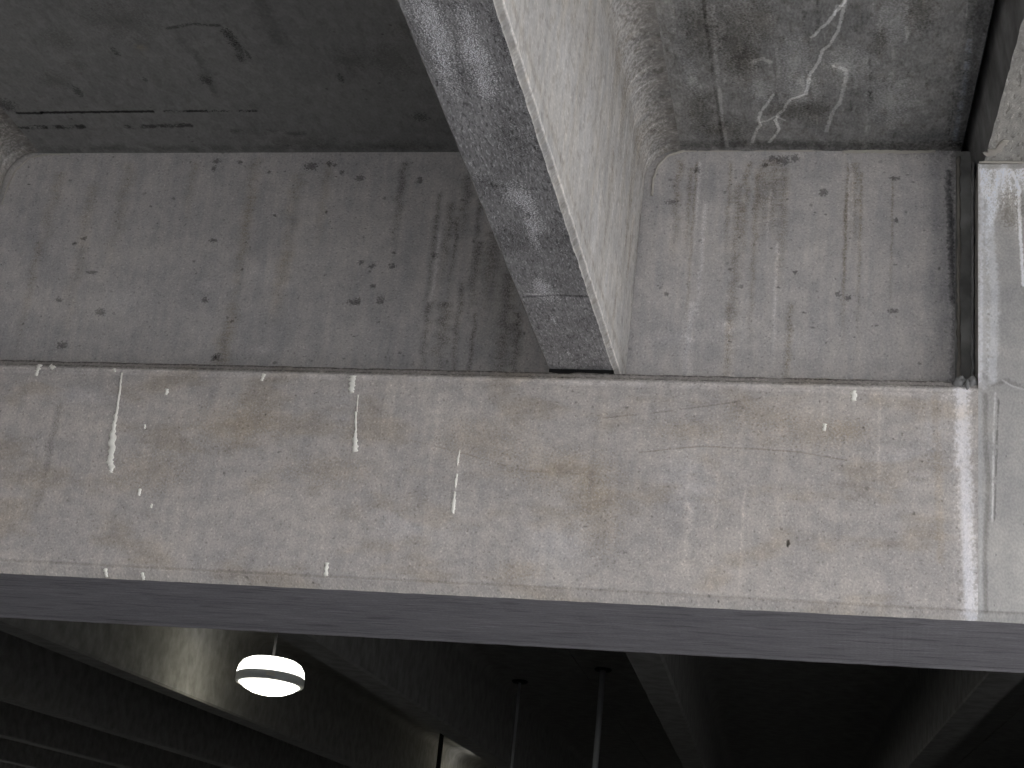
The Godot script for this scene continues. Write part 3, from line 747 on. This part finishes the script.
# =====================================================================  the girder
func build_girder() -> void:
	var g := thing("concrete_girder")
	tag(g, "long pale concrete girder with a stained ledge spanning the whole picture", "girder")
	var lp := [Vector2(0, -0.022), Vector2(0, LEDGE_BOTTOM + 0.02), Vector2(-0.014, LEDGE_BOTTOM), Vector2(GIRDER_BACK + 0.014, LEDGE_BOTTOM), Vector2(GIRDER_BACK, LEDGE_BOTTOM + 0.02), Vector2(GIRDER_BACK, -0.02), Vector2(GIRDER_BACK + 0.014, 0), Vector2(-0.014, 0)]
	var lk := ["ledge_face", "ledge_face", "underside", "underside", "concrete", "concrete", "concrete", "ledge_face"]
	part("ledge", sweep(lp, lk, -8.45, 0.87, 860, "x", [0.0015, 0.0012, 0.0012, 0.001, 0, 0, 0, 0.003]), g)
	var wp := [Vector2(WALL_Z, 0), Vector2(WALL_Z, CEILING_Y), Vector2(BACK_Z, CEILING_Y), Vector2(BACK_Z, 0)]
	part("web", sweep(wp, ["web_face", "concrete", "concrete", "concrete"], -8.45, 0.828, 1, "x"), g)
	# the full-depth end of the girder, right of the joint
	var bp := [Vector2(0, 0.534), Vector2(0, LEDGE_BOTTOM + 0.02), Vector2(-0.014, LEDGE_BOTTOM), Vector2(GIRDER_BACK + 0.014, LEDGE_BOTTOM), Vector2(GIRDER_BACK, LEDGE_BOTTOM + 0.02), Vector2(GIRDER_BACK, 0.54), Vector2(-0.006, 0.54)]
	var blk := part("end_block", sweep(bp, ["block_face", "block_face", "underside", "underside", "concrete", "concrete", "block_face"], 0.87, 4.2, 300, "x", [0.001, 0.0012, 0.0012, 0.001, 0, 0, 0.001]), g)
	blk.set_meta("label", "full height end of the girder with white lime runs")
	# the open joint between web and end block: a stained filler set back in it, with a rib down each side
	var filler := part("joint_filler", box(Vector3(0.828, 0.0, -0.154), Vector3(0.87, CEILING_Y, BACK_Z), "joint_mortar"), g)
	filler.set_meta("label", "dark stained filler in the vertical joint")
	part("joint_rib", strand([Vector3(0.838, 0.0, -0.154), Vector3(0.836, 0.3, -0.153), Vector3(0.835, 0.64, -0.154)], [0.010, 0.008, 0.010], Vector3.BACK, 0.005, "mortar", 2.0, 30), g)
	part("joint_rib", strand([Vector3(0.866, 0.02, -0.12), Vector3(0.866, 0.3, -0.12), Vector3(0.866, 0.60, -0.12)], [0.008, 0.007, 0.008], Vector3.BACK, 0.02, "stain_and_shade", 5.0, 30), g)
	part("joint_rubble", lump(Vector3(0.838, 0.006, -0.06), Vector3(0.024, 0.014, 0.055), "stain_and_shade", 1.0), g)
	part("joint_rubble", lump(Vector3(0.858, -0.002, -0.012), Vector3(0.012, 0.014, 0.012), "stain_and_shade", 4.0), g)
	part("joint_rubble", lump(Vector3(0.829, -0.006, -0.006), Vector3(0.012, 0.009, 0.008), "stain_and_shade", 8.0), g)
	part("joint_rubble", lump(Vector3(0.847, -0.012, -0.001), Vector3(0.005, 0.013, 0.005), "stain_and_shade", 12.0), g)
	# mortar squeezed out along the top of the web and round the cove of the stem
	var bead: Array = []
	var bw: Array = []
	for p in [Vector2(0.1027, 0.5297), Vector2(0.1022, 0.5741), Vector2(0.112, 0.6133), Vector2(0.135, 0.6414), Vector2(0.169, 0.654), Vector2(0.2135, 0.6563), Vector2(0.3608, 0.6564), Vector2(0.4579, 0.6545), Vector2(0.5541, 0.6586), Vector2(0.5781, 0.6558)]:
		bead.append(Vector3(p.x, p.y, WALL_Z + 0.001))
		bw.append(0.006)
	part("mortar_bead", strand(bead, bw, Vector3.BACK, 0.005, "grout", 3.0, 8), g)
	part("mortar_bead", strand([Vector3(0.56, 0.650, -0.149), Vector3(0.63, 0.652, -0.149), Vector3(0.70, 0.650, -0.149), Vector3(0.78, 0.651, -0.149)], [0.006, 0.009, 0.009, 0.004], Vector3.BACK, 0.006, "grout", 6.0, 10), g)
	var cove: Array = []
	var cw: Array = []
	for p in [Vector2(-1.626, 0.4982), Vector2(-1.621, 0.555), Vector2(-1.6083, 0.6032), Vector2(-1.5755, 0.6395), Vector2(-1.5258, 0.65), Vector2(-1.4625, 0.6498)]:
		cove.append(Vector3(p.x, p.y, WALL_Z + 0.001))
		cw.append(0.004)
	part("mortar_bead", strand(cove, cw, Vector3.BACK, 0.003, "grout", 9.0, 8), g)
	part("mortar_bead", strand([Vector3(0.872, 0.539, 0.0), Vector3(1.0, 0.540, 0.0), Vector3(1.3, 0.540, 0.0)], [0.006, 0.006, 0.006], Vector3.BACK, 0.003, "grout", 14.0, 20), g)
	# lime that has dripped from the ledge's edge and hardened on the face
	for d in [[Vector3(-1.1252, -0.0323, 0.0047), Vector3(-1.122, -0.0763, 0.0047), Vector3(-1.12, -0.1276, 0.007), Vector3(-1.1203, -0.1658, 0.0116), Vector3(-1.1158, -0.2163, 0.0163), Vector3(-1.1127, -0.2588, 0.0163), Vector3(-1.1049, -0.2735, 0.014), Vector3(-1.105, -0.286, 0.007)], [Vector3(-1.3421, -0.0139, 0.014), Vector3(-1.3446, -0.0271, 0.0116), Vector3(-1.346, -0.0455, 0.0093)], [Vector3(-1.3154, -0.0159, 0.0093), Vector3(-1.306, -0.0236, 0.0093), Vector3(-1.3018, -0.0182, 0.007)], [Vector3(-0.5479, -0.0259, 0.0163), Vector3(-0.5473, -0.0486, 0.014), Vector3(-0.547, -0.0687, 0.014)], [Vector3(-0.5287, -0.1156, 0.0047), Vector3(-0.5228, -0.1601, 0.0047), Vector3(-0.5219, -0.1846, 0.0116), Vector3(-0.518, -0.2139, 0.0116)], [Vector3(-0.5295, -0.0732, 0.0028), Vector3(-0.5263, -0.1156, 0.0028)], [Vector3(-0.767, -0.0261, 0.0093), Vector3(-0.7692, -0.0441, 0.007)], [Vector3(-1.0032, -0.0706, 0.0093), Vector3(-1.003, -0.086, 0.007)], [Vector3(-0.2714, -0.2008, 0.0023), Vector3(-0.2734, -0.225, 0.0056), Vector3(-0.273, -0.2394, 0.0035)], [Vector3(-0.2721, -0.2586, 0.0047), Vector3(-0.2723, -0.2777, 0.006), Vector3(-0.2719, -0.2919, 0.0033)], [Vector3(-0.272, -0.3014, 0.0047), Vector3(-0.272, -0.3322, 0.0093), Vector3(-0.2708, -0.3534, 0.007)], [Vector3(-1.0754, -0.5184, 0.0093), Vector3(-1.0669, -0.537, 0.007)], [Vector3(-0.9836, -0.5236, 0.007), Vector3(-0.9758, -0.5398, 0.007)], [Vector3(-0.548, -0.48, 0.0093), Vector3(-0.5461, -0.5101, 0.0093)], [Vector3(0.6022, -0.0333, 0.0116), Vector3(0.605, -0.0569, 0.0116)], [Vector3(0.5437, -0.113, 0.0093), Vector3(0.5421, -0.1295, 0.007)], [Vector3(-1.0255, -0.3226, 0.007), Vector3(-1.0248, -0.3398, 0.007)], [Vector3(-0.9893, -0.358, 0.0047), Vector3(-0.99, -0.3678, 0.0047)], [Vector3(-1.0422, -0.1635, 0.0047), Vector3(-1.0403, -0.1735, 0.0047)], [Vector3(-1.1476, -0.0224, 0.007), Vector3(-1.1436, -0.0301, 0.007)]]:
		var pts: Array = []
		var ws: Array = []
		for p in d:
			pts.append(Vector3(p.x, p.y, 0.0005 - maxf(0.0, (p.y + 0.022) * 0.6)))
			ws.append(p.z)
		part("calcite_drip", strand(pts, ws, Vector3.BACK, 0.003, "calcite", pts[0].x * 13.0, 9), g)
	var pad := part("bearing_pad", box(Vector3(-0.086, 0.0005, -0.135), Vector3(0.064, 0.0085, -0.012), "rubber"))
	tag(pad, "thin black rubber pad under the near stem on the ledge", "bearing pad")


# =====================================================================  the near double tees
func tee_profile(stems: Array, left: float, right: float, keys: Dictionary, half_bottom: float, half_top: float, bottom: float, soffit: float, top: float, cove: float) -> Dictionary:
	# anticlockwise from the right end of the soffit, leftwards round each stem
	var pts: Array = []
	var ks: Array = []
	var jit: Array = []
	var sm: Array = []
	var put := func(p: Vector2, key: String, j: float, smooth: bool) -> void:
		pts.append(p)
		ks.append(key)
		jit.append(j)
		sm.append(smooth)
	put.call(Vector2(right, soffit), keys.soffit, 0.0, false)
	var order := stems.duplicate()
	order.sort()
	order.reverse()
	for cx in order:
		for k in 7:  # right cove, from the soffit down
			var a := PI * 0.5 * k / 6.0
			put.call(Vector2(cx + half_top + cove * (1.0 - sin(a)), soffit - cove * (1.0 - cos(a))), keys.side, 0.0, k < 6)
		put.call(Vector2(cx + half_bottom + 0.011, bottom + 0.014), keys.side, 0.0014, false)
		put.call(Vector2(cx + half_bottom, bottom), keys.bottom, 0.0016, false)
		put.call(Vector2(cx - half_bottom, bottom), keys.side, 0.0016, false)
		put.call(Vector2(cx - half_bottom - 0.006, bottom + 0.009), keys.side, 0.0012, false)
		for k in 7:
			var a := PI * 0.5 * k / 6.0
			put.call(Vector2(cx - half_top - cove * (1.0 - cos(a)), soffit - cove * (1.0 - sin(a))), keys.side if k < 6 else keys.soffit, 0.0, k < 6)
	put.call(Vector2(left, soffit), "concrete", 0.0, false)
	put.call(Vector2(left, top), "concrete", 0.0, false)
	put.call(Vector2(right, top), "concrete", 0.0, false)
	return {"p": pts, "k": ks, "j": jit, "s": sm}


func build_near_tees() -> void:
	var t := thing("double_tee")
	tag(t, "grey concrete deck tee whose stem runs from the top onto the girder ledge", "deck tee")
	tee_parts(t, [-1.727, -0.0115], -2.585, 0.848, 0.05)
	var o := thing("double_tee")
	tag(o, "next deck tee to the left, its joint just outside the frame", "deck tee")
	tee_parts(o, [-5.16, -3.445], -8.45, -2.595, 0.0)


func tee_parts(t: Node3D, stems: Array, left: float, right: float, drift: float) -> void:
	var cove := 0.085
	var hb := 0.0735
	var ht := 0.0935
	var end := 7.0
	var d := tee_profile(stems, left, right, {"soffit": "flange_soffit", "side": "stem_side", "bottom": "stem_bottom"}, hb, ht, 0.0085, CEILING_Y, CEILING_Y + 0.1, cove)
	# flange: a slab over the whole width; stems hang from it with their coves
	var fp := [Vector2(left, CEILING_Y), Vector2(left, CEILING_Y + 0.1), Vector2(right, CEILING_Y + 0.1), Vector2(right, CEILING_Y)]
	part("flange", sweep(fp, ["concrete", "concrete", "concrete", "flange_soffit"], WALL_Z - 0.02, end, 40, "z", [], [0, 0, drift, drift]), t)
	for cx in stems:
		var pts: Array = []
		var ks: Array = []
		var jit: Array = []
		var sm: Array = []
		var n: int = d.p.size()
		for i in n:
			var p: Vector2 = d.p[i]
			if absf(p.x - cx) < ht + cove + 0.001 and p.y <= CEILING_Y + 0.001 and i > 0 and i < n - 3:
				pts.append(p)
				ks.append(d.k[i])
				jit.append(d.j[i])
				sm.append(d.s[i])
		ks[-1] = "concrete"
		stem_x = cx
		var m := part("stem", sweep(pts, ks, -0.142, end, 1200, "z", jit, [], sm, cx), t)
		if cx != stems[-1] or cx < -1.0:
			m.rotation = Vector3.ZERO
	return


# =====================================================================  the slab on the right
func build_slab() -> void:
	var s := thing("deck_slab")
	tag(s, "thicker deck slab at the upper right resting on the girder end block", "slab")
	var p := [Vector2(0.884, 0.541), Vector2(4.1, 0.541), Vector2(4.1, 0.754), Vector2(0.858, 0.754)]
	part("slab_body", sweep(p, ["slab_soffit", "concrete", "concrete", "stain_and_shade"], GIRDER_BACK, 7.0, 400, "z", [0.004, 0, 0, 0], [0.06, 0, 0, 0.05]), s)  # left face coloured dark for its shade as well as its stain
	var j := [Vector2(0.846, 0.705), Vector2(0.860, 0.705), Vector2(0.860, 0.755), Vector2(0.846, 0.755)]
	part("joint_sealant", sweep(j, ["rubber", "rubber", "rubber", "rubber"], GIRDER_BACK, 7.0, 1, "z", [], [0.05, 0.05, 0.05, 0.05]), s)
	part("mortar_smear", strand([Vector3(0.884, 0.540, 0.035), Vector3(0.905, 0.539, 0.05), Vector3(0.925, 0.539, 0.10)], [0.022, 0.026, 0.012], Vector3.DOWN, 0.003, "grout", 1.0, 10), s)


# =====================================================================  the bay beyond
func far_basis() -> Basis:
	var z := Vector3(0.0468, -0.0812, 1.0).normalized()
	var x := Vector3.RIGHT
	x = (x - z * x.dot(z)).normalized()
	return Basis(x, z.cross(x), z)


func build_far_bay() -> void:
	var fb := far_basis()
	var origin := Vector3(0, 0.0, -0.318)
	var labels := ["far deck tee right of centre, two thin pale stems beneath the girder", "far deck tee beside the lit lamp, its right stem behind the silhouetted rod", "far deck tee at the lower left corner, the darkest stems", "", ""]
	var top := part("ceiling_far", box(Vector3(-11.0, 0.715, -24.9), Vector3(5.6, 0.82, -0.2), "far_concrete"))
	top.transform = Transform3D(fb, origin + fb.y * 0.012)
	tag(top, "concrete topping poured over the far deck tees", "", "", "structure")
	var far_keys := {"soffit": "far_concrete", "side": "far_concrete", "bottom": "far_concrete"}
	var d := tee_profile([-0.815, 0.815], -1.66, 1.66, far_keys, 0.078, 0.094, 0.0, 0.61, 0.71, 0.08)
	var centres := [0.645, -2.685, -6.015, 3.975, -9.345]
	for i in centres.size():
		var t := Node3D.new()
		t.name = numbered("far_double_tee")
		add_child(t)
		t.transform = Transform3D(fb, origin + fb.x * centres[i] + fb.y * 0.012)
		var fp := [Vector2(-1.662, 0.61), Vector2(-1.662, 0.71), Vector2(1.662, 0.71), Vector2(1.662, 0.61)]
		part("flange", sweep(fp, ["far_concrete", "far_concrete", "far_concrete", "far_concrete"], -24.9, -0.085, 1, "z"), t)
		for cx in [-0.815, 0.815]:
			var pts: Array = []
			var ks: Array = []
			var sm: Array = []
			for k in range(1, d.p.size() - 3):
				if absf(d.p[k].x - cx) < 0.18:
					pts.append(d.p[k])
					ks.append("far_concrete")
					sm.append(d.s[k])
			part("stem", sweep(pts, ks, -24.9, -0.085, 1, "z", [], [], sm), t)
		tag(t, labels[i] if i < 3 else ("far deck tee beyond the right edge of the frame" if i == 3 else "far deck tee beyond the left edge of the frame"), "deck tee", "")
		if i == 1:
			var seam := part("form_seam", box(Vector3(-0.004, -0.10, -0.006), Vector3(0.004, 0.13, 0.006), "dark_paint"), t)
			seam.transform = t.transform.affine_inverse() * Transform3D(fb, Vector3(-3.69719, 0.60929, -6.12947))
	# closing walls and the sloping floor of the far bay
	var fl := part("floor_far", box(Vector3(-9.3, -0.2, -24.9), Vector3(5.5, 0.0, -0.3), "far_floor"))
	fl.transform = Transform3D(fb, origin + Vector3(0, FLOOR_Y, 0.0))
	tag(fl, "sloping concrete floor of the dark far bay", "", "", "structure")
	var back := part("wall_back", box(Vector3(-13.6, FLOOR_Y - 0.5, -25.9), Vector3(6.0, 5.0, -25.7), "far_concrete"))
	tag(back, "concrete wall at the far end of the dark bay", "", "", "structure")
	var right := part("wall_right", box(Vector3(5.8, FLOOR_Y - 0.5, -25.7), Vector3(6.0, 5.0, -0.5), "far_concrete"))
	var left := part("wall_left", box(Vector3(-13.6, FLOOR_Y - 0.5, -25.7), Vector3(-13.4, 5.0, -0.2), "far_concrete"))
	tag(left, "concrete wall closing the left side of the far bay", "", "", "structure")
	tag(right, "concrete wall closing the right side of the far bay", "", "", "structure")
	build_lamp("garage_lamp", "round glowing garage lamp with a grey band hanging under the far deck", Vector3(-3.19946, 0.72958, -7.35390), 1.0)
	build_lamp("garage_lamp", "second round garage lamp farther up the same bay", Vector3(-3.66746, 1.54158, -17.35390), 2.0)
	var rods := [[Vector3(-2.86116, 1.16773, -10.98637), 0.02], [Vector3(-2.08331, 1.42277, -10.24793), 0.011], [Vector3(-1.26430, 1.34184, -9.25124), 0.022]]
	var rl := ["hanging rod coloured black as a silhouette against the lit concrete", "thin grey hanging rod in the middle of the three", "thicker grey hanging rod at the right, nearest the pale stem"]
	for i in 3:
		var r := thing("hanging_rod", rods[i][0])
		tag(r, rl[i], "rod", "hanging rods in the far bay")
		var rad: float = rods[i][1]
		part("rod", lathe([Vector2(0.0005, -1.6), Vector2(rad, -1.6), Vector2(rad, -0.012), Vector2(0.0005, -0.012)], "rubber" if i == 0 else "rod_grey", 14), r)  # first rod blackened: its backlit silhouette is put into the colour
		part("mounting_plate", lathe([Vector2(0.0005, -0.014), Vector2(0.06, -0.014), Vector2(0.065, -0.010), Vector2(0.065, 0.0), Vector2(0.0005, 0.0)], "rubber", 20), r)


func build_lamp(called: String, label: String, at: Vector3, strength: float) -> void:
	# at is the centre of the grey band
	var l := thing(called, at)
	tag(l, label, "lamp", "garage lamps")
	part("upper_glass", lathe([Vector2(0.222, 0.018), Vector2(0.226, 0.03), Vector2(0.218, 0.07), Vector2(0.195, 0.105), Vector2(0.16, 0.125), Vector2(0.0005, 0.13)], "lamp_glass", 48), l)
	part("band", lathe([Vector2(0.19, -0.036), Vector2(0.222, -0.036), Vector2(0.228, -0.03), Vector2(0.228, 0.018), Vector2(0.222, 0.024), Vector2(0.19, 0.024)], "paint_grey", 48), l)
	part("lower_glass", lathe([Vector2(0.0005, -0.105), Vector2(0.06, -0.10), Vector2(0.12, -0.086), Vector2(0.17, -0.062), Vector2(0.205, -0.035), Vector2(0.0005, -0.025)], "lamp_glass", 48), l)
	part("stem_pipe", lathe([Vector2(0.0005, 0.125), Vector2(0.009, 0.125), Vector2(0.009, 0.46), Vector2(0.0005, 0.46)], "dark_paint", 14), l)
	part("latch", box(Vector3(-0.03, -0.018, 0.224), Vector3(0.03, 0.006, 0.236), "calcite"), l)  # near-white colour paints the small glint on the band
	l.rotation.y = 0.335
	if strength > 0.0:
		for s in [[0.058, 2.2 * strength], [-0.14, 0.12 * strength]]:
			var o := OmniLight3D.new()
			o.name = "glow"
			o.position = Vector3(0, s[0], 0)
			o.light_color = Color(1.0, 0.97, 0.86)
			o.light_energy = s[1]
			o.light_size = 0.08
			o.omni_range = 30.0
			o.omni_attenuation = 2.0
			o.shadow_enabled = true
			l.add_child(o, true)
